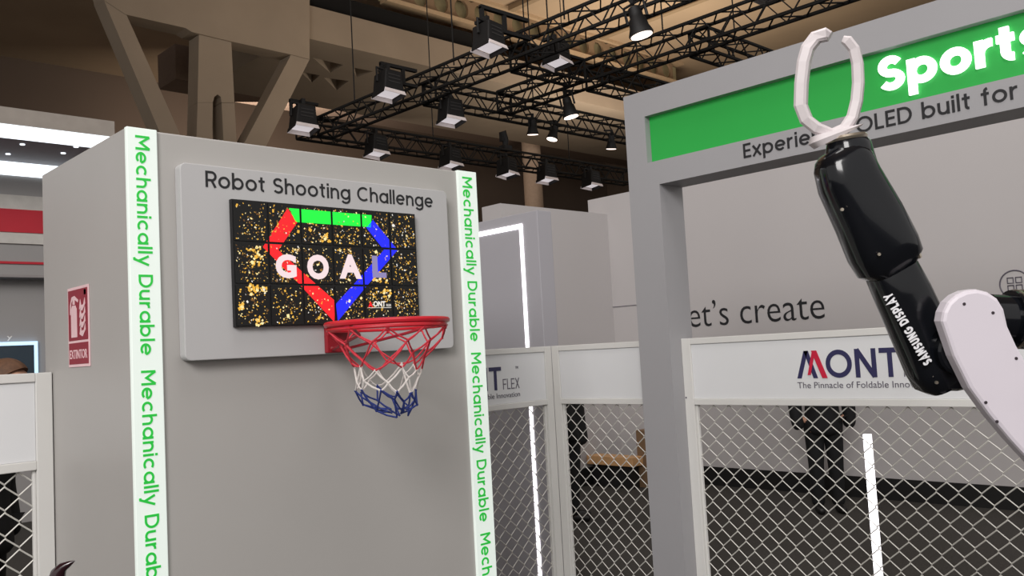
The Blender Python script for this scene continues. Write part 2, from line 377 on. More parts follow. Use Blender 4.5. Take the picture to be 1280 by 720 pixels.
# confetti: thousands of flecks nobody could count
mb = MB(); cg = [em('fleck_gold', (232, 176, 62), .9), em('fleck_pale', (250, 226, 160), .95), em('fleck_brown', (120, 82, 36), .8), em('fleck_white', (240, 234, 226), .9)]
rnd = random.Random(3)
tx, tz = dx0+.1, dz0+.1
for i in range(3000):
    if rnd.random() < .45: tx += rnd.gauss(0, .03); tz += rnd.gauss(0, .03)
    else: tx, tz = rnd.uniform(dx0, dx1), rnd.uniform(dz0, dz1)
    s1 = rnd.uniform(.0010, .0036)*(1.9 if rnd.random() < .07 else 1); s2 = s1*rnd.uniform(.3, .9); a = rnd.uniform(0, 3.14)
    if not (dx0+.01 < tx < dx1-.01 and dz0+.01 < tz < dz1-.01): tx, tz = rnd.uniform(dx0+.01, dx1-.01), rnd.uniform(dz0+.01, dz1-.01)
    fx, fz = ((tx-dx0) % cw), ((tz-dz0) % chh)
    if min(fx, cw-fx) < .009 or min(fz, chh-fz) < .009: continue
    mb.cur = rnd.choices((0, 1, 2, 3), (5, 2.2, 4, 1.1))[0]; ca, sa = math.cos(a), math.sin(a); yy = SY-.0006-.0009*(rnd.random() < .22)
    mb.add([(tx+ca*s1*p-sa*s2*q, yy, tz+sa*s1*p+ca*s2*q) for p, q in ((-1,-1),(1,-1),(1,1),(-1,1))], [(0,1,2,3)])
mb.cur = 0
for cx_, cy_, w_, h_ in ((165, 300, 22, 34), (168, 350, 34, 30), (172, 492, 46, 22), (150, 478, 28, 16), (178, 645, 16, 24), (510, 230, 22, 24), (85, 570, 12, 18), (815, 500, 22, 26), (780, 440, 34, 14)):
    for j in range(14):
        c0 = S5(cx_+rnd.uniform(-w_, w_), cy_+rnd.uniform(-h_, h_), .0008); rr = rnd.uniform(.003, .008); mb.cur = rnd.choice((0, 0, 1))
        mb.add([c0+Vector((rr*math.cos(2*math.pi*i/7)*rnd.uniform(.6, 1.1), 0, rr*math.sin(2*math.pi*i/7)*rnd.uniform(.6, 1.1))) for i in range(7)], [tuple(range(7))])
mb.build('confetti', cg, vw, kind='stuff', fix=False, label='gold and pale confetti flecks across the displays')
lp = em('screen_letter', (236, 214, 216), .92); lpd = em('screen_letter_dim', (150, 140, 190), .75)
for ch, cx_, cy_, w_, h_, mm in (('G', 312, 362, 104, 118, lp), ('O', 472, 366, 108, 122, lp), ('A', 634, 364, 112, 122, lp), ('L', 778, 366, 70, 110, lpd)):
    a = S5(cx_-w_/2, cy_+h_/2, .0026); b = S5(cx_+w_/2, cy_+h_/2, .0026); c = S5(cx_-w_/2, cy_-h_/2, .0026)
    text('screen_letter', ch, a, XP, ZP, (b-a).length, c.z-a.z, mm, vw, .0004, .05)
a = S5(722, 577, .003); b = S5(745, 577, .003)
text('screen_logo', 'A', a, XP, ZP, (b-a).length, S5(722, 547, .003).z-a.z, er, vw, .0004, .03)
a = S5(748, 572, .003); b = S5(808, 572, .003)
text('screen_logo', 'ONT', a, XP, ZP, (b-a).length, S5(748, 545, .003).z-a.z, cg[3], vw, .0004, .03)
a = S5(812, 572, .003); b = S5(836, 572, .003)
text('screen_logo', 'FLEX', a, XP, ZP, (b-a).length, S5(812, 560, .003).z-a.z, cg[3], vw, .0004, .01)
a = S5(722, 580, .003); b = S5(836, 576, .003)
MB().box((a.x, a.y, a.z), (b.x, a.y-.0005, a.z+.0018)).build('screen_logo', cg[3], vw)
# ------------------------------------------------------------------ hoop
hr = mat('gloss_red_steel', (196, 34, 48), .35, var=.05); hrd = mat('gloss_dark_red_steel', (150, 24, 38), .4)
bp0 = P(407.5, 404, 1, BY-.02); bp1 = P(437, 440, 1, BY-.02)
hx = (bp0.x+bp1.x)/2; RR = .215; hz = P(487, 404, 1, BY-.30).z; hc = Vector((hx, BY-.13-RR, hz))
hp = thing('basketball_hoop', (hx, BY, bp1.z), 'red steel basketball hoop with a red white and blue net', 'hoop')
bk = MB().box((bp0.x, BY-.0005, bp1.z), (bp1.x, BY-.022, bp0.z)).build('backplate', hrd, hp, bevel=.004)
for bxx in (.2, .8):
    for bzz in (.15, .8):
        q = Vector((bp0.x+(bp1.x-bp0.x)*bxx, BY-.022, bp1.z+(bp0.z-bp1.z)*bzz)); MB().cyl(q, q+Vector((0, -.006, 0)), .006, n=6).build('bolt', mat('bolt_steel', (190, 120, 120), .4, .5), bk)
MB().tube([hc+Vector((RR*math.cos(a), RR*math.sin(a), 0)) for a in [2*math.pi*i/48 for i in range(48)]], .0105, 8, True).build('rim', hr, hp, smooth=True)
MB().tube([hc+Vector((RR*.985*math.cos(a), RR*.985*math.sin(a), -.019)) for a in [2*math.pi*i/48 for i in range(48)]], .006, 6, True).build('lower_ring', hr, hp, smooth=True)
MB().box((hx-.045, BY-.022, hz-.012), (hx+.045, hc.y+RR-.004, hz+.012)).build('neck', hr, hp, bevel=.004)
for sg in (-1, 1):
    MB().tube([(hx+sg*.03, BY-.022, bp1.z+.012), (hx+sg*.10, hc.y+.03, hz-.04), (hx+sg*RR*.93, hc.y-RR*.3, hz-.008)], .0055, 6).build('brace', hrd, hp)
for i in range(10):
    a = 2*math.pi*(i+.5)/10; q = hc+Vector((RR*math.cos(a), RR*math.sin(a), -.022)); MB().tube([q, q+Vector((0, 0, -.012))], .004, 5).build('net_hook', hrd, hp)
prof = [(1.0, 0, 0, -.024), (.84, .0, 0, -.075), (.68, .0, .0, -.125), (.56, .0, .005, -.165), (.52, -.01, .0, -.205), (.52, -.015, .0, -.245), (.42, .0, 0, -.280), (.12, .02, -.02, -.325)]
def node(k, i):
    s, ox, oy, dz = prof[k]; rn = random.Random(k*37+(i % 10)*11); a = 2*math.pi*(i+.5*(k % 2)+.5)/10
    j = 0 if k == 0 else .014
    return hc+Vector((RR*s*math.cos(a)+ox+rn.uniform(-j, j), RR*s*math.sin(a)+oy+rn.uniform(-j, j), dz+rn.uniform(-j, j)*1.2+(0 if k < 5 else rn.uniform(-.02, .02))))
nets = [(range(0, 3), 'red_net', (206, 56, 70)), (range(3, 5), 'white_net', (214, 208, 204)), (range(5, 7), 'blue_net', (36, 52, 120))]
for ks, nm, c in nets:
    mb = MB()
    for kk in ks:
        for i in range(10):
            for nx in ((i, i-1) if kk % 2 == 0 else (i, i+1)):
                p, q = node(kk, i), node(kk+1, nx % 10); mid = (p+q)/2+Vector((0, 0, -.004))
                mb.tube([p, mid, q], .0033, 5)
            if kk > 0:
                mb.sphere(node(kk, i), .0052, 6, 4)
    mb.build(nm, mat(nm+'_cord', c, .8, var=.12, scale=60), hp, label=nm.replace('_', ' ')+' cords of the hoop', kind='stuff')
# ------------------------------------------------------------------ extinguisher sign on the kiosk side
sx = KX0-.004
sy0, sy1, sz0, sz1 = 3.60, 3.372, 1.625, 1.923
sg_ = thing('extinguisher_sign', (sx, (sy0+sy1)/2, sz0), 'maroon fire extinguisher sign with white border on the kiosk side', 'sign')
swh = mat('sign_white', (232, 196, 200), .5); srd = mat('sign_maroon', (142, 34, 52), .5)
MB().box((KX0-.0005, sy1, sz0), (sx, sy0, sz1)).build('plate', swh, sg_, bevel=.001)
def spl(a0, a1, b0, b1, m, nm):                       # a runs left to right as read, b upwards, both 0..1
    W, Hh = sy0-sy1, sz1-sz0
    return MB().box((sx, sy0-a0*W, sz0+b0*Hh), (sx-.0012, sy0-a1*W, sz0+b1*Hh)).build(nm, m, sg_)
spl(.045, .955, .33, .965, srd, 'pictogram_field'); spl(.045, .955, .035, .30, srd, 'word_field')
def spoly(pts, nm):
    W, Hh = sy0-sy1, sz1-sz0
    MB().prism([(sx-.0012, sy0-a*W, sz0+b*Hh) for a, b in pts], (-.0008, 0, 0)).build(nm, swh, sg_)
spoly([(.18, .37), (.46, .37), (.46, .72), (.40, .77), (.24, .77), (.18, .72)], 'extinguisher_body')
spoly([(.27, .78), (.37, .78), (.37, .84), (.52, .80), (.54, .83), (.36, .89), (.22, .88), (.14, .78), (.13, .66), (.16, .66), (.20, .80), (.27, .85)], 'extinguisher_valve')
for q in range(4):
    b = .40+q*.105
    spoly([(.58, b), (.72, b-.03), (.86, b+.05), (.84, b+.13), (.78, b+.05), (.68, b+.04), (.63, b+.12)], 'flame')
spl(.80, .90, .88, .945, swh, 'corner_mark')
text('lettering', 'EXTINTOR', (sx-.0012, sy0-.09*(sy0-sy1), sz0+.105*(sz1-sz0)), YN, ZP, .82*(sy0-sy1), .11*(sz1-sz0), swh, sg_, .0008, .01)
# ------------------------------------------------------------------ fences
FT, FH, XF, YF, YL = 1.612, 1.237, 4.205, 4.02, 3.80
def fence(ax, val, a0, a1, label, name='fence_panel', hw=.06, d=.05, zig=.097):
    def W(a, n, z): return (val-n, a, z) if ax == 0 else (a, val-n, z)
    f = thing(name, W((a0+a1)/2, 0, 0), label, 'fence', 'white mesh fence panels around the robot cage')
    lo, hi = min(a0, a1), max(a0, a1)
    def bx(nm, p, q, z0, z1, n0, n1, m=white, bev=.003): return MB().box(W(p, n0, z0), W(q, n1, z1)).build(nm, m, f, bevel=bev)
    bx('post', lo, lo+hw, 0, FT, -d, 0); bx('post', hi-hw, hi, 0, FT, -d, 0)
    bx('top_rail', lo+hw, hi-hw, FT-.035, FT, -d, 0)
    bx('header_board', lo+hw, hi-hw, FH+.035, FT-.035, -d+.008, -.008, whiteb)
    bx('middle_rail', lo+hw, hi-hw, FH, FH+.035, -d, 0)
    bx('bottom_rail', lo+hw, hi-hw, .04, .09, -d, 0)
    bx('mesh_frame', lo+hw, lo+hw+.012, .09, FH, -d*.7, -d*.3); bx('mesh_frame', hi-hw-.012, hi-hw, .09, FH, -d*.7, -d*.3)
    mb = MB(); A0, A1 = lo+hw, hi-hw; i = 0; q = zig/4
    while A0+q+i*zig/2 < A1+q:
        c = A0+q+i*zig/2; path = []; kz = 0; z = FH
        while z > .09:
            s = 1 if (kz+i) % 2 == 0 else -1
            for e in (.10, -.10):
                zz = z+e*zig*.5*1.0; aa = min(max(c+s*q*.97, A0), A1)
                if .08 < zz <= FH+.02: path.append(W(aa, -d*.5+.004*s*(1 if e > 0 else -1), zz))
            z -= zig/2; kz += 1
        if len(path) > 1: mb.tube(path, .0031, 4)
        i += 1
    mb.build('chain_link_mesh', wire, f, kind='stuff', fix=False, label='diamond chain link wire mesh')
    return f, W
def logo(f, W, right, cap, base, sgn, tail=True):
    # right = horizontal coordinate of the right end of FLEX; sgn = direction of reading along that coordinate
    Lw = 4.92*cap; ex = Vector(W(sgn, 0, 0))-Vector(W(0, 0, 0)); o = Vector(W(right-sgn*Lw, -.0078, base))
    def pt(x, y): return o+ex*(x*cap)+Vector((0, 0, y*cap))
    n = ex.cross(ZP)*.002
    def stroke(nm, pts, wd, m, lift=0):
        mb = MB()
        for (xa, ya), (xb, yb) in pts:
            mb.prism([pt(xa-wd, ya)+n*lift, pt(xa+wd, ya)+n*lift, pt(xb+wd, yb)+n*lift, pt(xb-wd, yb)+n*lift], n)
        mb.build(nm, m, f)
    stroke('logo_mark', [((.10, 0), (.42, 1.0)), ((.42, 1.0), (.74, 0))], .085, navy)
    stroke('logo_mark', [((.74, 1.0), (1.10, 0))], .10, redv, 1.1); stroke('logo_mark', [((.50, .12), (.74, 1.0))], .06, redv, 1.3)
    stext('ONT', pt(1.16, 0), ex, ZP, 2.68*cap, cap, navy, f, thick=.002, w=.17, sp=.12)
    stext('FLEX', pt(3.92, 0), ex, ZP, 1.0*cap, .46*cap, greyv, f, thick=.002, w=.10, sp=.14)
    text('lettering', 'TM', pt(4.72, .86), ex, ZP, .17*cap, .12*cap, greyv, f, .002)
    text('lettering', 'The Pinnacle of Foldable Innovation', pt(0, -.36), ex, ZP, 4.92*cap, .22*cap, greyv, f, .002, -.004, label='thin grey tagline')
f, W = fence(0, XF, .97, 2.996, 'white mesh fence panel under the green sign, logo on its header')
pL = P(996.5, 473, 0, XF+.008); cap = P(1034, 437, 0, XF).z-P(1034, 472, 0, XF).z
logo(f, W, pL.y-4.92*cap, cap, pL.z, -1)
q0 = Vector((XF-.001, 2.985, P(867, 497, 0, XF).z)); MB().cyl(q0, q0+Vector((-.002, 0, 0)), .005, n=8).build('screw', greyv, f)
fence(0, XF, 3.215, YF, 'white mesh fence panel between the cage corner and the grey portal post')
f, W = fence(1, YF, KX1+.004, XF-.001, 'white mesh fence panel beside the kiosk, partly hidden logo on header')
q1 = at_u(650.5, 1, YF, P(640, 486, 1, YF).z)
logo(f, W, q1.x, P(618, 457, 1, YF).z-P(618, 486, 1, YF).z, q1.z, 1)
fence(1, YL, -.85, KX0-.004, 'white mesh fence panel left of the kiosk below the red banner')
# ------------------------------------------------------------------ green sign portal
XS, XB, PY0, PY1, PZB, PZT = 4.1, 4.32, 3.215, 2.996, 2.495, 3.052
YE = -.6
pt_ = thing('sign_portal', (4.2, 1.3, 0), 'grey portal frame with a green lit sign band above the fence', 'portal')
MB().box((XS, PY1, 0), (XB, PY0, PZB)).build('post', pgrey, pt_)
MB().box((XS, YE, 0), (XB, YE+.22, PZB)).build('post', pgrey, pt_)
GZ0, GZ1, GY = 2.631, 2.903, 3.07
bm_ = MB(); bm_.box((XS, YE, PZB), (XB, PY0, GZ0)); bm_.box((XS, YE, GZ1), (XB, PY0, PZT)); bm_.box((XS, GY, GZ0), (XB, PY0, GZ1)); bm_.box((XS+.06, YE, GZ0), (XB, GY, GZ1)); bm_.box((XS, YE, GZ0), (XS+.06, YE+.1, GZ1))
bm_.build('beam', pgrey, pt_)
grn = mat('green_acrylic_letter_glow', (34, 150, 62), .45, var=.03, scale=2, emit=.11, ecol=(30, 190, 70))  # faint glow stands in for light spilling from the letters
sgp = MB().box((XS+.045, YE+.1, GZ0+.0005), (XS+.0595, GY-.0005, GZ1-.0005)).build('sign_band', grn, pt_, label='recessed green band of the portal sign')
gl = XS+.03
wS = mat('lit_white_letter', (250, 252, 250), .4, var=0, emit=1.3, ecol=(250, 255, 252))
sL = P(1098.5, 108, 0, gl); zS0 = P(1110, 113.5, 0, gl).z; zS1 = P(1122, 67, 0, gl).z
sR = at_u(1271, 0, gl, zS0); wSp = .215
stext('Sports', (gl+.012, sL.y, zS0), YN, ZP, 0, zS1-zS0, wS, sgp, thick=.014, w=wSp, sp=.09, name='lit_letter', sx=(sL.y-sR.y)/swidth('Sport', wSp, .09))
pstext('Experience OLED built for', 0, XS, 930, 198, 1274, 180, ink, pt_, w=.145, sp=.13)
# ------------------------------------------------------------------ panel wall with LED frame behind the fence corner
LX, LXB, LY0, LY1 = 4.33, 4.47, 4.20, 6.4
lz = P(673, 262, 0, LX).z
lw = thing('led_wall_panel', ((LX+LXB)/2, 5, 0), 'grey free-standing wall panel outlined by a white light line behind fence', 'wall panel')
LY0 = P(673, 300, 0, LX).y
MB().box((LX, LY0, 0), (LXB, LY1, lz)).build('panel', mat('led_panel_grey', (168, 166, 172), .5, var=.02, scale=1), lw, bevel=.004)
e0 = P(651.5, 282, 0, LX); e1 = P(651, 280, 0, LX); zl = e1.z
MB().box((LX-.006, e0.y-.012, .05), (LX+.002, e0.y+.016, zl)).build('light_line', ledw, lw)
MB().box((LX-.006, e0.y+.016, zl-.032), (LX+.002, LY1-.1, zl)).build('light_line', ledw, lw)
# standing light tube behind the right fence
tb = PD(1084, 543, 5.0); 
lt = thing('light_tube', (tb.x, tb.y, 0), 'bright white vertical light tube standing behind the fence mesh', 'lamp')
MB().cyl((tb.x, tb.y, .03), (tb.x, tb.y, tb.z), .0235, n=14).build('tube', ledw, lt)
MB().cyl((tb.x, tb.y, 0), (tb.x, tb.y, .03), .12, n=24).build('base', blk, lt)
# bench and stool by the booth wall
wood = mat('pale_wood', (206, 160, 112), .55, var=.12, scale=8); brw = mat('brown_board', (124, 98, 72), .7, var=.08)
bq0 = P(733, 569, 0, 7.72); bq1 = P(790, 571, 0, 7.72)
bn = thing('wooden_bench', (7.82, (bq0.y+bq1.y)/2, 0), 'low bench with a pale wood top and black base behind mesh', 'bench')
MB().box((7.72, bq1.y, bq0.z-.10), (7.92, bq0.y, bq0.z)).build('seat', wood, bn, bevel=.006)
for ee in (bq1.y+.06, bq0.y-.16): MB().box((7.75, ee, 0), (7.90, ee+.1, bq0.z-.1)).build('leg', blk, bn)
MB().box((7.76, bq1.y+.16, .0), (7.80, bq0.y-.16, bq0.z-.1)).build('apron', blk, bn)
s0 = P(799, 609, 2, 0); st = thing('brown_side_table', (s0.x, s0.y, 0), 'brown boxy side table at the end of the low bench', 'table')
s1 = P(797, 541, 0, s0.x)
MB().box((s0.x, s0.y-.42, .0), (s0.x+.04, s0.y, s1.z)).build('front', brw, st, bevel=.004)
MB().box((s0.x, s0.y-.42, s1.z), (s0.x+.36, s0.y, s1.z+.03)).build('top', brw, st, bevel=.004)
MB().box((s0.x+.32, s0.y-.42, 0), (s0.x+.36, s0.y, s1.z)).build('back', brw, st, bevel=.004)
# ------------------------------------------------------------------ neighbouring stand on the left
Y1 = 9.8
zf1, zl1, zl0 = P(0, 132.5, 1, Y1).z, P(0, 153.3, 1, Y1).z, P(0, 170, 1, Y1).z
r_ = ray(0, 201.5); tY = (zl0-H)/r_.z; Y2 = r_.y*tY
cx0, cx1 = -4.0, P(150, 190, 1, Y1).x+.4
nb = thing('neighbour_stand', ((cx0+cx1)/2, (Y1+Y2)/2, 0), 'neighbouring stand with lit canopy and red banner at left edge', 'exhibition stand')
MB().box((cx0, Y1, zl1), (P(143, 150, 1, Y1).x, Y1+.3, zf1)).build('fascia', mat('stand_fascia', (150, 142, 134), .6), nb)
MB().box((cx0, Y1+.02, zl0), (cx1, Y1+.06, zl1)).build('light_cove', ledc, nb, label='cool white light cove along the canopy edge')
MB().box((cx0, Y1+.06, zl0), (cx1, Y2, zl0+.12)).build('canopy', mat('stand_canopy', (112, 106, 110), .6), nb)
def zz2(v, u=0, Y=None): return P(u, v, 1, Y or Y2).z
MB().box((cx0, Y2-.03, zz2(218)), (cx1, Y2, zl0)).build('light_cove', ledc, nb, label='cool white light cove at the back of the canopy')
wallm = mat('stand_wall', (150, 147, 146), .6, var=.02, scale=.7)
MB().box((cx0, Y2, 0), (cx1, Y2+.2, zl0)).build('wall', wallm, nb)
MB().box((cx0, Y2-.03, zz2(304)), (cx1, Y2, zz2(243))).build('white_board', mat('stand_white', (196, 192, 186), .6), nb)
MB().box((cx0, Y2-.045, zz2(290)), (cx1, Y2-.0305, zz2(261))).build('red_banner', mat('stand_red', (186, 24, 44), .55, var=.08, scale=2), nb, label='deep red banner strip')
MB().box((cx0, Y2-.02, zz2(329.5)), (cx1, Y2-.0005, zz2(326.5))).build('red_line', mat('stand_red', (186, 24, 44), .55), nb)
MB().box((cx0, Y2-.25, zz2(349)), (cx1, Y2, zz2(346))).build('ledge', mat('stand_ledge', (140, 134, 134), .6), nb)
for u, v in ((79, 191), (95, 183), (28, 180), (10, 192)):
    q = P(u, v, 2, zl0-.001); MB().cyl(q, q+Vector((0, 0, -.01)), .025, n=10).build('downlight', ledc, nb)
sc0, sc1 = zz2(500), zz2(428)
sr = P(45.5, 430, 1, Y2).x
ms = thing('wall_monitor', (sr-.6, Y2, sc0), 'dark monitor with a glowing pale blue border on the left stand', 'monitor')
MB().box((sr-1.3, Y2-.05, sc0), (sr, Y2-.001, sc1)).build('border', mat('monitor_glow', (200, 225, 255), .4, emit=.9, ecol=(170, 215, 255)), ms)
MB().box((sr-1.26, Y2-.055, sc0+.04), (sr-.04, Y2-.0505, sc1-.04)).build('screen', mat('monitor_dark', (34, 44, 52), .2, emit=.25, ecol=(40, 55, 66)), ms)
ptext('lettering', 'y', 1, Y2-.001, 8.5, 424, 15.5, 418, mat('sign_pale', (225, 220, 215), .5), nb, .004, .01)
# ------------------------------------------------------------------ hall structure
YC = 22.0
def C(u, v, y=YC-.4): return P(u, v, 1, y)
zb0, zb1 = P(640, 107, 1, YC).z, P(595, 61, 1, YC).z
xe = C(387, 40).x
# concrete beam along X with coffered underside
bmx = MB().box((xe-.2, YC, zb0), (44, YC+6.0, zb1)).build('trim_1', conc, kind='structure', label='long concrete roof beam across the hall with triangular notches below')
for tri in (((391, 74), (429, 83), (413, 93)), ((376, 92), (400, 96), (390, 105)), ((405, 99), (436, 103), (421, 115)), ((440, 86), (466, 91), (446, 99))):
    cut = MB().prism([P(u, v, 2, zb0-.05) for u, v in tri], (0, 0, .55)).build('cutter', conc)
    bo = bmx.modifiers.new('notch', 'BOOLEAN'); bo.operation = 'DIFFERENCE'; bo.object = cut; bo.solver = 'EXACT'
    bpy.context.view_layer.update()
    m2 = bpy.data.meshes.new_from_object(bmx.evaluated_get(bpy.context.evaluated_depsgraph_get())); bmx.modifiers.clear(); bmx.data = m2
    bpy.data.objects.remove(cut, do_unlink=True)
# second darker soffit beams behind
MB().box((xe-.5, 29.5, P(640, 172, 1, 29.5).z), (44, 31, P(640, 140, 1, 29.5).z)).build('trim_3', mat('brown_beam', (120, 100, 86), .9), kind='structure', label='brown cross beam further back')
# black duct on the beam
d0, d1 = P(595, 61, 1, YC+.2).z, P(595, 43, 1, YC+.2).z
MB().box((C(330, 0).x, YC+.2, zb1+.002), (C(605, 50).x, YC+1.0, d1)).build('ceiling_duct', mat('black_duct', (7, 6, 6), 1.0), label='long black duct lying on the concrete roof beam', cat='duct')
# cellular beam with round holes
yk = 22.5; kz0, kz1 = P(717, 66, 1, yk).z, P(717, 41.5, 1, yk).z
cb = thing('cellular_beam', (25, yk, kz0), 'cream roof beam pierced by a row of round holes', 'roof beam')
kx0, kx1 = P(480, 10, 1, yk).x, P(850, 80, 1, yk).x
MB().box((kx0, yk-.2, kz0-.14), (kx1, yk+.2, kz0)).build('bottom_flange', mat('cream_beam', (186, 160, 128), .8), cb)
MB().box((kx0, yk-.2, kz1), (kx1, yk+.2, min(13.998, kz1+.14))).build('top_flange', mat('cream_beam', (186, 160, 128), .8), cb)
ph = (P(765, 60, 1, yk).x-P(728.5, 55, 1, yk).x)/2.0; xh = P(728.5, 55, 1, yk).x; xh -= math.floor((xh-kx0)/ph)*ph
zc = (kz0+kz1)/2; rh = (kz1-kz0)*.42; n = 0
web = MB()
while xh+ph/2 < kx1:
    out, inn = [], []
    for i in range(20):
        a = 2*math.pi*i/20; ca, sa = math.cos(a), math.sin(a); t = min((ph/2)/max(1e-6, abs(ca)), ((kz1-kz0)/2)/max(1e-6, abs(sa)))
        out.append((xh+ca*t, zc+sa*t)); inn.append((xh+ca*rh*.92, zc+sa*rh))
    vs_ = [(x, yk-.05, z) for x, z in out+inn]+[(x, yk+.05, z) for x, z in out+inn]
    web.add(vs_, [(i, (i+1) % 20, 20+(i+1) % 20, 20+i) for i in range(20)]+[(40+i, 60+i, 60+(i+1) % 20, 40+(i+1) % 20) for i in range(20)]+[(20+i, 20+(i+1) % 20, 60+(i+1) % 20, 60+i) for i in range(20)])
    xh += ph
MB().box((kx0, yk+.25, kz0), (kx1, yk+.29, kz1)).build('backing', mat('khaki_board', (176, 164, 126), .9), cb)
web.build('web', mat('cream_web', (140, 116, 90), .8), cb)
# ceiling ribs running towards the camera
for i, xr in enumerate((13.5, 17.5, 22, 27)):
    MB().box((xr, -2, 13.8), (xr+.25, yk-.3, 14)).build('trim_4', mat('ceiling_rib', (150, 128, 100), .9), kind='structure', label='thin rib below the beige ceiling')
# tree-shaped concrete column
def slab(name, outline, mtl, parent, y0, th):
    return MB().prism([C(u, v, y0) for u, v in outline], (0, th, 0)).build(name, mtl, parent)
tc_ = thing('branching_column', (C(265, 300).x, YC, 0), 'concrete column branching into diagonal arms above the kiosk', 'column')
yy = YC-.4
slab('head_beam', [(112, -60), (387, -60), (387, 74), (366, 68.5), (290, 52), (240, 40), (232, 35), (157, 18), (130, 0)], conc, tc_, yy+0.000, .6)
slab('arm', [(128, -4), (150, 0), (157, 16), (270, 268), (243, 268)], conc, tc_, yy+0.020, .6)
slab('arm', [(387, 40), (387, 74), (290, 268), (258, 268), (362, 72), (366, 60)], conc, tc_, yy+0.040, .6)
slab('stem', [(249, 30), (288, 30), (292.6, 120), (293, 128), (277, 128), (276, 121), (272, 118), (268, 121), (266, 128), (247, 128)], conc, tc_, yy+0.060, .6)
slab('stem', [(247, 128), (266, 128), (264, 268), (243, 268)], conc, tc_, yy+0.080, .6)
slab('stem', [(277, 128), (293, 128), (301, 268), (284, 268)], conc, tc_, yy+0.100, .6)
cbx = C(240, 268); cby = C(305, 268)
MB().box((cbx.x-.2, yy, 0), (cby.x, yy+.6, cbx.z+.15)).build('trunk', conc, tc_)
# round column further back
rc = P(662, 220, 1, 29.2)
MB().cyl((rc.x, 29.0, 0), (rc.x, 29.0, P(640, 172, 1, 29.5).z), .44, n=24).build('round_column', mat('pale_column', (172, 148, 128), .8), smooth=True, label='plain round beige column behind the lighting trusses', cat='column')
# ------------------------------------------------------------------ trusses
ZT, TW = 6.0, .17
def truss(a, b, label, cables=(), z=ZT, tw=TW):
    a, b = Vector(a), Vector(b); d = (b-a).normalized(); L = (b-a).length; sd = d.cross(ZP)
    t = thing('lighting_truss', (a+b)/2+Vector((0, 0, -tw)), label, 'truss', 'black lighting trusses under the hall roof')
    cs = []
    for i, j in ((-1,-1), (1,-1), (1,1), (-1,1)):
        o = sd*(i*tw)+ZP*(j*tw); cs.append(o); MB().cyl(a+o, b+o, .027, n=6).build('chord', trussm, t)
    mb = MB(); n = max(2, round(L/(tw*1.7))); st = L/n
    for k in range(n):
        for q in range(4):
            o, p = cs[q], cs[(q+1) % 4]
            if k % 2: o, p = p, o
            mb.cyl(a+d*(k*st)+o, a+d*((k+1)*st)+p, .012, n=4)
    for q in range(4): mb.cyl(a+cs[q], a+cs[(q+1) % 4], .02, n=4); mb.cyl(b+cs[q], b+cs[(q+1) % 4], .02, n=4)
    mb.build('lacing', trussm, t, kind='stuff', fix=False)
    for c in cables:
        q = a+d*c; MB().cyl(q+ZP*tw, (q.x, q.y, 14), .012, n=5).build('hanging_cable', trussm, t)
    return t
truss((9.1, 14.28, ZT), (9.1, 2.6, ZT), 'black truss rising from above the kiosk to the top middle', (1.0, 3.8, 6.2))
truss((10.85, 11.18, ZT), (10.85, 3.2, ZT), 'black truss passing behind the portal corner up to the right', (.6, 3.5))
truss((8.7, 14.5, ZT-.02), (18.5, 14.5, ZT-.02), 'lowest long black truss just above the kiosk top', (3.2, 7.5))
truss((9.32, 11.4, ZT-.01), (16, 11.4, ZT-.01), 'black truss above the round warm spotlights', (2.5,))
truss((9.32, 9.25, ZT-.01), (10.64, 9.25, ZT-.01), 'short black cross truss between the two rising trusses', (.7,))
truss((11.06, 9.25, ZT-.01), (13.5, 9.25, ZT-.01), 'black truss continuing the short cross truss towards the portal corner', (1.2,))
truss((11.07, 7.2, ZT-.01), (14.2, 7.2, ZT-.01), 'short black truss tucked behind the portal top edge', (1.0,))
def ladder(u0, u1, v, Y, label):
    p, q = P(u0, v, 1, Y), P(u1, v+(u1-u0)*.2, 1, Y); z1 = p.z; z0 = z1-.26; xq = 8.8
    t = thing('outrigger_frame', ((p.x+xq)/2, Y, z0), label, 'truss arm', 'ladder arms beside the rising truss')
    for zz in (z0, z1): MB().box((p.x, Y-.03, zz-.025), (xq+.1, Y+.03, zz+.025)).build('rail', trussm, t)
    k = 0; x = p.x
    while x < xq: MB().box((x, Y-.025, z0), (x+.05, Y+.025, z1)).build('rung', trussm, t); x += .42
ladder(362, 418, 125, 14.2, 'ladder shaped arm at the lowest end of the rising truss')
ladder(475, 535, 79, 11.2, 'ladder shaped arm midway along the rising truss')
ladder(600, 670, 8, 8.6, 'ladder shaped arm nearest the top of the picture')
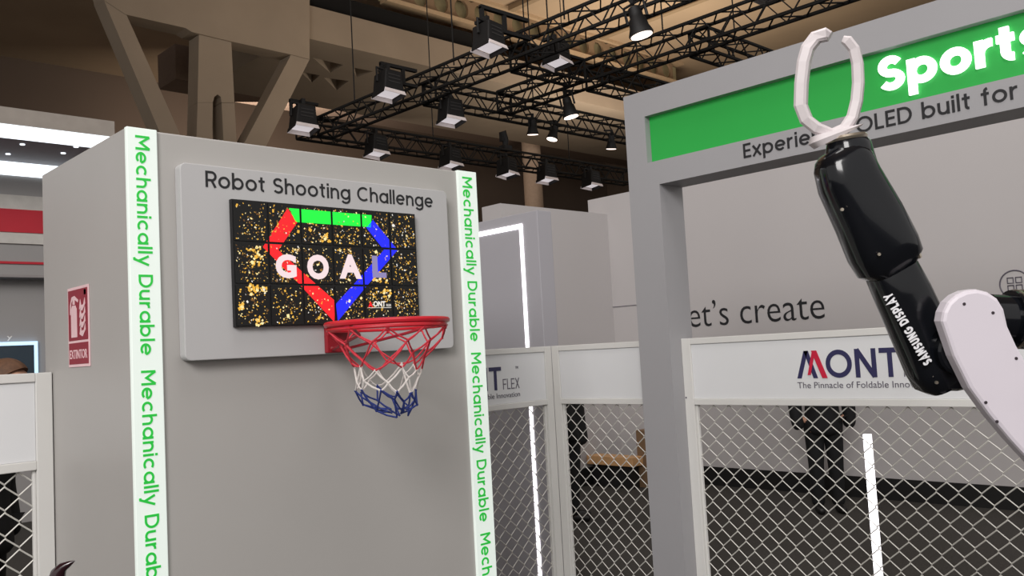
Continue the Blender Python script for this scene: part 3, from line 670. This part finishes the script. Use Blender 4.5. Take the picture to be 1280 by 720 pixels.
# ------------------------------------------------------------------ stage lights
lens_w = mat('lit_lens_cool', (255, 250, 250), .3, var=0, emit=.45, ecol=(255, 246, 250))
lens_y = mat('lit_lens_warm', (255, 235, 220), .3, var=0, emit=2.6, ecol=(255, 232, 218))
barn = mat('barn_door_lens_glow', (222, 210, 208), .5, emit=.12, ecol=(255, 240, 238))  # pale colour and faint glow stand in for lens light on the doors
def wash_light(label):
    t = thing('wash_light', (0, 0, 0), label, 'stage light', 'square wash lights on the trusses')
    MB().box((-.03, -.03, .50), (.03, .03, .60)).build('clamp', blk, t)
    MB().box((-.03, .03, .55), (.03, .24, .60)).build('clamp_arm', blk, t)
    MB().tube([(-.21, 0, .26), (-.21, 0, .50), (.21, 0, .50), (.21, 0, .26)], .022, 6).build('yoke', blk, t)
    MB().prism([(-.15, -.18, .44), (.15, -.18, .44), (.19, -.18, .10), (-.19, -.18, .10)], (0, .36, 0)).build('housing', blk, t, bevel=.02)
    MB().box((-.16, -.15, .088), (.16, .15, .098)).build('lens', lens_w, t)
    for sgx in (-1, 1):
        MB().prism([(sgx*.185, -.18, .10), (sgx*.185, .18, .10), (sgx*.20, .18, .03), (sgx*.20, -.18, .03)], (sgx*.01, 0, 0)).build('barn_door', blk, t)
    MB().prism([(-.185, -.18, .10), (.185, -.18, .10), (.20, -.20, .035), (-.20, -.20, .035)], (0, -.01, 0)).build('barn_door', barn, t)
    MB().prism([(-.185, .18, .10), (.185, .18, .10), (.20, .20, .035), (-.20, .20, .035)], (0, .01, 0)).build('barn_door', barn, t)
    for q in range(3):
        MB().box((-.11, -.188, .22+q*.06), (.11, -.182, .235+q*.06)).build('vent', mat('vent_grey', (60, 58, 58), .5), t)
    return t
def spot_light(label):
    t = thing('round_spotlight', (0, 0, 0), label, 'stage light', 'round warm spotlights on the trusses')
    MB().box((-.03, -.03, .46), (.03, .03, .58)).build('clamp', blk, t)
    MB().box((-.03, .03, .53), (.03, .24, .58)).build('clamp_arm', blk, t)
    MB().tube([(-.17, 0, .22), (-.17, 0, .46), (.17, 0, .46), (.17, 0, .22)], .022, 6).build('yoke', blk, t)
    prof = [(.05, .42), (.085, .40), (.095, .32), (.095, .26), (.12, .23), (.135, .12), (.175, .02), (.17, .0)]
    MB().rings([[(r*math.cos(2*math.pi*i/20), r*math.sin(2*math.pi*i/20), z) for i in range(20)] for r, z in prof]).build('housing', blk, t, smooth=True)
    MB().rings([[(r*math.cos(2*math.pi*i/20), r*math.sin(2*math.pi*i/20), z) for i in range(20)] for r, z in ((.15, -.002), (.15, -.012), (.09, -.022))]).build('lens', lens_y, t)
    return t
def place(proto, first, p, label, rz=0, tilt=(0, 0), s=1.0):
    o = proto if first else copy_tree(proto); o['label'] = label; o.location = p; o.rotation_euler = (Rd(tilt[0]), Rd(tilt[1]), Rd(rz)); o.scale = (s, s, s); return o
wl = wash_light('x'); sl = spot_light('x')
LW = [((379, 166), 1, 14.2, 'square wash light lowest left on the rising truss', 1.25), ((486, 124), 1, 11.2, 'square wash light under the middle ladder arm', 1.1), ((612, 66), 1, 8.6, 'large square wash light under the topmost ladder arm', 1.0),
      ((697, 84), 1, 9.25, 'square wash light under the short cross truss', 1.0), ((564, 156), 1, 11.4, 'square wash light hanging left on the middle truss', 1.05), ((471, 197), 1, 14.5, 'wash light half hidden by the kiosk top, left one', 1.1),
      ((564, 211), 1, 14.5, 'wash light half hidden by the kiosk top near the right strip', 1.1), ((635, 222), 1, 14.5, 'wash light on the lowest truss left of the round column', 1.1), ((684, 229), 1, 14.5, 'wash light on the lowest truss just right of the round column', 1.1), ((740, 236), 1, 14.5, 'wash light on the lowest truss nearest the portal post', 1.1)]
for i, (uv, ax, val, lab, s) in enumerate(LW): place(wl, i == 0, P(uv[0], uv[1], ax, val-(.40 if i > 2 else .19)), lab, rz=-9+6*(i % 4), tilt=(-6, 4), s=s*.88)
LS = [((802, 44), 0, 9.1, 'largest round spotlight near the top middle of the picture', 1.15), ((714, 146), 0, 10.85, 'round spotlight hanging alone right of the pair', 1.05), ((666, 168), 1, 11.4, 'left one of the pair of round spotlights', 1.0), ((690, 174), 1, 11.4, 'right one of the pair of round spotlights', 1.0), ((764, 186), 1, 11.4, 'round spotlight beside the portal post', 1.0)]
for i, (uv, ax, val, lab, s) in enumerate(LS): place(sl, i == 0, P(uv[0], uv[1], ax, val-.14), lab, rz=(-90 if ax == 0 else -6+6*i), tilt=(8, -8 if i != 3 else 14), s=s*(.8 if i == 0 else .76 if i == 1 else .66))
# small moving head above the lowest truss
mh = thing('moving_head', (at_u(632, 1, 14.5, 6.3).x, 14.5, 6.28), 'small black moving head standing on the lowest truss', 'stage light')
ORG[mh.name] = Vector(ORG[mh.name]); q = ORG[mh.name]
MB().box(q+Vector((-.12, -.1, -.1)), q+Vector((.12, .1, .02))).build('base', blk, mh, bevel=.01)
MB().tube([q+Vector((0, 0, .02)), q+Vector((0, 0, .14)), q+Vector((-.08, 0, .34))], [.06, .08, .09], 10).build('head', blk, mh)
MB().box(q+Vector((-.14, -.05, .1)), q+Vector((-.1, .05, .32))).build('arm', blk, mh)
# white hanging lamp at the top edge
hl = P(955, -4, 2, 7.2)
hw_ = thing('hanging_white_box', hl, 'white box hanging at the top edge above the right truss', 'lamp')
MB().box(hl+Vector((-.35, -.25, 0)), hl+Vector((.35, .25, .35))).build('box', mat('lamp_white', (225, 222, 225), .5), hw_, bevel=.02)
MB().cyl(hl+Vector((0, 0, .35)), (hl.x, hl.y, 14), .012, n=5).build('hanging_cable', trussm, hw_)
# ------------------------------------------------------------------ robot arm
DA = 2.45
def I(u, v, dd=0): return PD(u, v, DA+dd)
PXM = DA/FPX
gb = mat('gloss_black_shell', (13, 15, 20), .16, var=.15, scale=6, coat=.25); gw = mat('satin_white_shell', (218, 211, 220), .4, var=.01)
gwr = mat('white_printed_plastic', (214, 206, 208), .5, var=.02, scale=20); chrome = mat('brushed_metal', (190, 180, 165), .28, .9)
gb.node_tree.nodes['Principled BSDF'].inputs['Specular IOR Level'].default_value = .3
ra_ = thing('robot_arm', I(1400, 1050)*1.0, 'black and white articulated robot arm raising a white ring gripper', 'robot arm')
base_xy = I(1395, 640); ra_.location = (base_xy.x, base_xy.y, 0); ORG[ra_.name] = Vector((base_xy.x, base_xy.y, 0))
def loft(stations, power=3.2, n=28, b=1.0):
    rs = []; cs = [I(u, v, dd) for u, v, a, bb, dd in stations]
    for k, (u, v, a, bb, dd) in enumerate(stations):
        ax = (cs[min(k+1, len(cs)-1)]-cs[max(k-1, 0)]).normalized(); fd = (F-ax*F.dot(ax)).normalized(); sd = ax.cross(fd)
        ring = []
        for i in range(n):
            t = 2*math.pi*i/n; ca, sa = math.cos(t), math.sin(t)
            ring.append(cs[k]+sd*(a*PXM*math.copysign(abs(ca)**(2/power), ca))+fd*(bb*PXM*math.copysign(abs(sa)**(2/power), sa)))
        rs.append(ring)
    return MB().rings(rs)
ul = loft([(1044, 186, 20, 20, 0), (1047, 191, 28, 26, 0), (1053, 203, 34, 32, 0), (1061, 226, 37, 34, 0), (1085, 272, 40, 35, 0), (1103, 311, 42, 35, 0), (1112, 329, 40, 33, 0), (1118, 339, 28, 24, 0)]).build('forearm_shell', gb, ra_, smooth=True, label='gloss black upper shell of the arm')
loft([(1059, 176, 24, 22, 0), (1060, 184, 27, 26, 0), (1066, 204, 27, 26, 0), (1076, 228, 25, 24, 0)], 2.4).build('wrist_joint', gb, ra_, smooth=True)
loft([(1057, 170, 24, 22, 0), (1057.5, 173, 26, 24, 0), (1058, 176, 25, 23, 0)], 2, 32).build('flange', chrome, ra_, smooth=True)
ll = loft([(1108, 326, 24, 24, .01), (1113, 336, 30, 29, .01), (1128, 367, 32, 30, .01), (1152, 420, 33, 31, .01), (1168, 456, 34, 32, .01), (1177, 474, 32, 30, .01), (1182, 484, 22, 22, .01)]).build('lower_shell', gb, ra_, smooth=True, label='gloss black lower shell with white lettering')
# side bulge: joint housings with their own caps
def disc(u, v, r, d0, d1, nm, m, tilt=(0, 0)):
    c = I(u, v, d0); ax = (F+RV*tilt[0]+UV*tilt[1]).normalized(); fr = [(0, .9), (.1, 1), (.9, 1), (1, .9)]
    s1 = ax.orthogonal().normalized(); s2 = ax.cross(s1)
    return MB().rings([[c+ax*((d1-d0)*t)+(s1*math.cos(2*math.pi*i/28)+s2*math.sin(2*math.pi*i/28))*(r*q*PXM) for i in range(28)] for t, q in fr]).build(nm, m, ra_, smooth=True)
disc(1196, 456, 33, -.05, .10, 'elbow_joint', gb, (.1, 0))
disc(1206, 440, 30, -.10, -.04, 'elbow_cap', gb, (.1, 0))
MB().tube([I(1141, 300, -.06), I(1150, 322, -.05)], .006, 6).build('hinge_pin', chrome, ra_)
for u, v, dd in ((1170, 478, -.07), (1052, 262, -.082), (1098, 318, -.08)):
    q = I(u, v, dd); MB().cyl(q, q-F*.006, .0045, n=8).build('screw', chrome, ra_)
# lettering along the outer edge of the lower shell
tO = I(1165.5, 452, -.068); tE = I(1114, 365, -.068)
rd = (tE-tO).normalized(); upv = rd.cross(F).normalized()
if upv.dot(RV) > 0: upv = -upv
rdn = rd; upv = (-F).cross(rd).normalized()
stext('SAMSUNG DISPLAY', tO, rd, upv, (tE-tO).length, 11.5*PXM, mat('white_vinyl', (232, 232, 236), .5), ll, thick=.002, w=.24, sp=.13)
# white cover link with rounded end
ow = [(1178, 402), (1180, 390), (1186, 378), (1196, 369), (1208, 363.5), (1222, 361.5), (1236, 365), (1248, 373), (1256, 386), (1261, 408), (1272, 432), (1296, 474), (1340, 545), (1400, 620), (1400, 690), (1345, 640), (1300, 590), (1264, 551), (1238, 520), (1213, 486), (1193, 446)]
wc = MB().prism([I(u, v, -.15) for u, v in ow], F*.055).build('white_cover', gw, ra_, bevel=.010, label='smooth white cover of the lower arm link')
for u, v in ((1241, 391), (1270, 448), (1232, 503), (1246, 527), (1205, 380)):
    q = I(u, v, -.1495); MB().cyl(q, q-F*.002, .0042, n=10).build('screw', mat('dark_screw', (80, 72, 78), .4, .6), wc)
# black joint with metal bands behind the cover
def ringcyl(u0, v0, u1, v1, r, dd, nm, m): return MB().cyl(I(u0, v0, dd), I(u1, v1, dd), r*PXM, n=28).build(nm, m, ra_, smooth=True)
ringcyl(1236, 398, 1262, 399, 30, -.04, 'upper_joint', gb); ringcyl(1262, 399, 1340, 402, 36, -.04, 'upper_joint', gb)
for u in (1266, 1276, 1290): ringcyl(u, 399, u+3.5, 399.2, 37, -.04, 'metal_band', chrome)
MB().tube([I(1330, 402, -.03), I(1400, 480, -.02), I(1400, 640, -.03)], .085, 18).build('rear_arm', gb, ra_, smooth=True)
sh = I(1395, 640, -.06)
MB().cyl((sh.x, sh.y, sh.z-.16), (sh.x, sh.y, sh.z+.08), .12, n=28).build('shoulder_joint', gb, ra_, smooth=True)
MB().cyl((base_xy.x, base_xy.y, .04), (sh.x, sh.y, sh.z-.16), .13, .11, 28).build('pedestal', gw, ra_, smooth=True)
MB().cyl((base_xy.x, base_xy.y, 0), (base_xy.x, base_xy.y, .04), .24, n=32).build('base_plate', blk, ra_)
# ring gripper: two curved white prongs on a plate
gd = (F*.86+RV*.42+UV*.12).normalized()
def prong(pts, wd, th, nm):
    P3 = [I(u, v) for u, v in pts]; L = len(P3); rs = []
    for k in range(L):
        t = (P3[min(k+1, L-1)]-P3[max(k-1, 0)]).normalized(); nn = t.cross(gd).normalized(); f_ = 1 if 0 < k < L-1 else .7
        rs.append([P3[k]+gd*(wd*a*f_)+nn*(th*b*f_) for a, b in ((-1, -.6), (-.75, -1), (.75, -1), (1, -.6), (1, .6), (.75, 1), (-.75, 1), (-1, .6))])
    MB().rings(rs).build(nm, gwr, ra_)
prong([(1040, 166), (1022, 161), (1008, 150), (1001, 132), (1002, 104), (1005, 78), (1010, 60), (1020, 47), (1034, 43), (1038, 45)], .027, .0165, 'gripper_prong')
prong([(1040, 166), (1056, 161), (1066, 146), (1071, 126), (1073, 104), (1072, 80), (1068, 62), (1060, 52), (1054, 50)], .027, .015, 'gripper_prong')
loft([(1044, 164, 31, 17, 0), (1045, 168, 35, 19, 0), (1047, 172, 31, 17, 0)], 3).build('gripper_plate', gwr, ra_, smooth=True)
# ------------------------------------------------------------------ dark claw at the lower left
dC = 2.5
def J(u, v, dd=0): return PD(u, v, dC+dd)
cm = mat('dark_maroon_gloss', (38, 12, 20), .2, var=.2, coat=.5)
cp = J(72, 760); cl_ = thing('claw_gripper', (cp.x, cp.y, 0), 'dark maroon curved claw tip poking up at lower left by kiosk', 'gripper')
px = dC/FPX
MB().tube([J(70, 742), J(70.5, 728), J(73, 716), J(79, 708.5), (J(87, 704.5)), J(93.5, 701.2)], [12*px, 11*px, 9*px, 6*px, 3.5*px, .6*px], 12).build('claw', cm, cl_, smooth=True)
MB().tube([J(76, 742), J(84, 730), J(90, 724), J(93, 722.5)], [10*px, 6*px, 3*px, .6*px], 12).build('claw', cm, cl_, smooth=True)
MB().tube([J(70, 775), J(71, 755), J(73, 738)], [14*px, 16*px, 11*px], 14).build('palm', blk, cl_, smooth=True)
q = J(70, 770); MB().cyl((cp.x, cp.y, .03), q, .03, n=16).build('stand', blk, cl_); MB().cyl((cp.x, cp.y, 0), (cp.x, cp.y, .03), .16, n=28).build('foot', blk, cl_)
# ------------------------------------------------------------------ people
skinm = mat('skin', (196, 148, 124), .55, var=.05, scale=20)
def skin(name, V, E_, mtl, parent, L, rot, sub=2):
    me = bpy.data.meshes.new(name); me.from_pydata([v[0] for v in V], E_, []); o = bpy.data.objects.new(name, me); COL.objects.link(o)
    sm = o.modifiers.new('s', 'SKIN'); sm.use_smooth_shade = True
    sv = me.skin_vertices[0].data
    for i, v in enumerate(V): r = v[1]; sv[i].radius = (r, r) if not isinstance(r, tuple) else r; sv[i].use_root = (i == 0)
    ss = o.modifiers.new('d', 'SUBSURF'); ss.levels = sub; ss.render_levels = sub
    dg = bpy.context.evaluated_depsgraph_get(); m2 = bpy.data.meshes.new_from_object(o.evaluated_get(dg)); bpy.data.objects.remove(o, do_unlink=True)
    m2.transform(rot); m2.materials.clear(); m2.materials.append(mtl)
    for p in m2.polygons: p.use_smooth = True
    ob = bpy.data.objects.new(name, m2); COL.objects.link(ob); ob.parent = parent; ORG[ob.name] = L; return ob
def person(loc, heading, h, label, hairc, top_c, leg_c, lean=0.0, stance=.10, arm_out=.06):
    k = h/1.75; t = thing('person', loc, label, 'person'); L = Vector(loc)
    rot = Matrix.Rotation(heading, 4, 'Z') @ Matrix.Scale(k, 4)
    hd = Vector((0, -lean, 0))                                       # local: facing -Y
    V = [((0, 0, .96), .12), ((0, -.0, 1.15), .125), ((0, -.01-lean*.3, 1.34), .13), (Vector((0, -lean*.7, 1.47))[:], .065), ((0, -lean-.005, 1.54), .058), ((0, -lean-.02, 1.59), .075), ((0, -lean-.015, 1.655), .088), ((0, -lean-.005, 1.715), .072)]
    E_ = [(i, i+1) for i in range(7)]
    V.append(((0, -lean-.115, 1.625), .014)); E_.append((6, 8))        # nose
    for sg in (-1, 1): V.append(((sg*.088, -lean, 1.635), .016)); E_.append((6, len(V)-1))
    for sg in (-1, 1):
        b = len(V); V += [((sg*.19, 0-lean*.4, 1.40), .062), ((sg*(.22+arm_out*.5), .015, 1.13), .045), ((sg*(.20+arm_out*.6), -.03, .95), .03), ((sg*(.12+arm_out*.2), -.03, .89), .03)]
        E_ += [(2, b), (b, b+1), (b+1, b+2), (b+2, b+3)]
        for q, (dx, dy, ln) in enumerate(((-.0, -.032, .075), (.003, -.011, .085), (.003, .010, .080), (0, .030, .062))):
            c = len(V); V += [((sg*(.125+arm_out*.2)+dx, -.02+dy, .85), .0095), ((sg*(.12+arm_out*.2)-sg*.006, -.02+dy, .85-ln*.55), .009), ((sg*(.12+arm_out*.2)-sg*.02, -.02+dy, .85-ln), .007)]
            E_ += [(b+3, c), (c, c+1), (c+1, c+2)]
        c = len(V); V += [((sg*(.13+arm_out*.2), -.085, .84), .010), ((sg*(.125+arm_out*.2), -.10, .80), .0085)]; E_ += [(b+3, c), (c, c+1)]
        b = len(V); V += [((sg*.09, 0, .90), .095), ((sg*(.09+stance*.2), -.005, .50), .06), ((sg*(.09+stance*.35), .015, .10), .042), ((sg*(.09+stance*.35), -.02, .04), .038), ((sg*(.09+stance*.4), -.13, .03), .03)]
        E_ += [(0, b)]+[(b+i, b+i+1) for i in range(4)]
    skin('body', V, E_, skinm, t, L, rot)
    J_ = [((0, 0, .74), .20), ((0, 0, .86), .20), ((0, 0, 1.02), .175), ((0, -.01, 1.2), .17), ((0, -.01-lean*.3, 1.36), .16), ((0, -lean*.6, 1.47), .085)]
    Ej = [(i, i+1) for i in range(5)]
    for sg in (-1, 1):
        b = len(J_); J_ += [((sg*.19, -lean*.4, 1.40), .09), ((sg*(.23+arm_out*.5), .015, 1.13), .075), ((sg*(.22+arm_out*.6), -.035, .90), .066), ((sg*(.20+arm_out*.5), -.05, .82), .062)]; Ej += [(4, b), (b, b+1), (b+1, b+2), (b+2, b+3)]
    skin('jacket', J_, Ej, mat('cloth_top_%d_%d_%d' % top_c, top_c, .85, var=.15, scale=12), t, L, rot)
    T_ = [((0, 0, 1.0), .15)]; Et = []
    for sg in (-1, 1):
        b = len(T_); T_ += [((sg*.09, 0, .86), .115), ((sg*(.09+stance*.2), -.005, .50), .082), ((sg*(.09+stance*.35), .015, .14), .07), ((sg*(.09+stance*.35), .01, .05), .07)]; Et += [(0, b), (b, b+1), (b+1, b+2), (b+2, b+3)]
    skin('trousers', T_, Et, mat('cloth_leg_%d_%d_%d' % leg_c, leg_c, .85, var=.15, scale=12), t, L, rot)
    for sg in (-1, 1):
        x = sg*(.09+stance*.35); skin('shoe', [((x, .04, .045), .045), ((x, -.06, .045), .046), ((x+sg*.01, -.17, .035), .036)], [(0, 1), (1, 2)], mat('black_shoe', (22, 20, 20), .5), t, L, rot)
    rs = []
    for kk in range(1, 10):
        ring = []
        for i in range(24):
            az = 2*math.pi*i/24; lim = 62+34*(1+math.sin(az)); th = Rd(lim*kk/9)          # short at the brow, long at the nape
            ring.append(L+rot @ Vector((.104*math.sin(th)*math.cos(az), -lean+.004+.112*math.sin(th)*math.sin(az), 1.665+.102*math.cos(th))))
        rs.append(ring)
    MB().rings(rs).build('hair', mat('hair_%d' % hairc[0], hairc, .7, var=.3, scale=40), t, smooth=True)
    for sg in (-1, 1):
        mb = MB(); mb.sphere(L+rot @ Vector((sg*.034, -lean-.098, 1.655)), .011*k, 8, 6); mb.build('eye', ink, t)
    mb = MB(); mb.obox(L+rot @ Vector((0, -lean-.098, 1.575)), rot.to_3x3() @ Vector((.026, 0, 0)), rot.to_3x3() @ Vector((0, .006, 0)), rot.to_3x3() @ Vector((0, 0, .006))); mb.build('mouth', mat('lip', (160, 96, 90), .5), t)
    return t
fp = P(1037, 640, 2, 0)
person((fp.x, fp.y, 0), Rd(-50), 1.58, 'person in black jacket and trousers standing behind the right fence', (40, 32, 28), (12, 11, 15), (10, 10, 13), stance=.02)
fp = P(719, 650, 2, 0)
person((fp.x, fp.y, 0), Rd(40), 1.57, 'person in dark clothes behind the fence corner near the bench', (36, 28, 24), (13, 12, 13), (11, 10, 12), stance=.08)
fp = PD(-36, 462, 4.35)
person((fp.x, fp.y, 0), Rd(46+0), 1.68, 'brown-haired person in black behind the left fence, head just showing', (96, 66, 46), (18, 17, 18), (20, 19, 22), lean=.18)
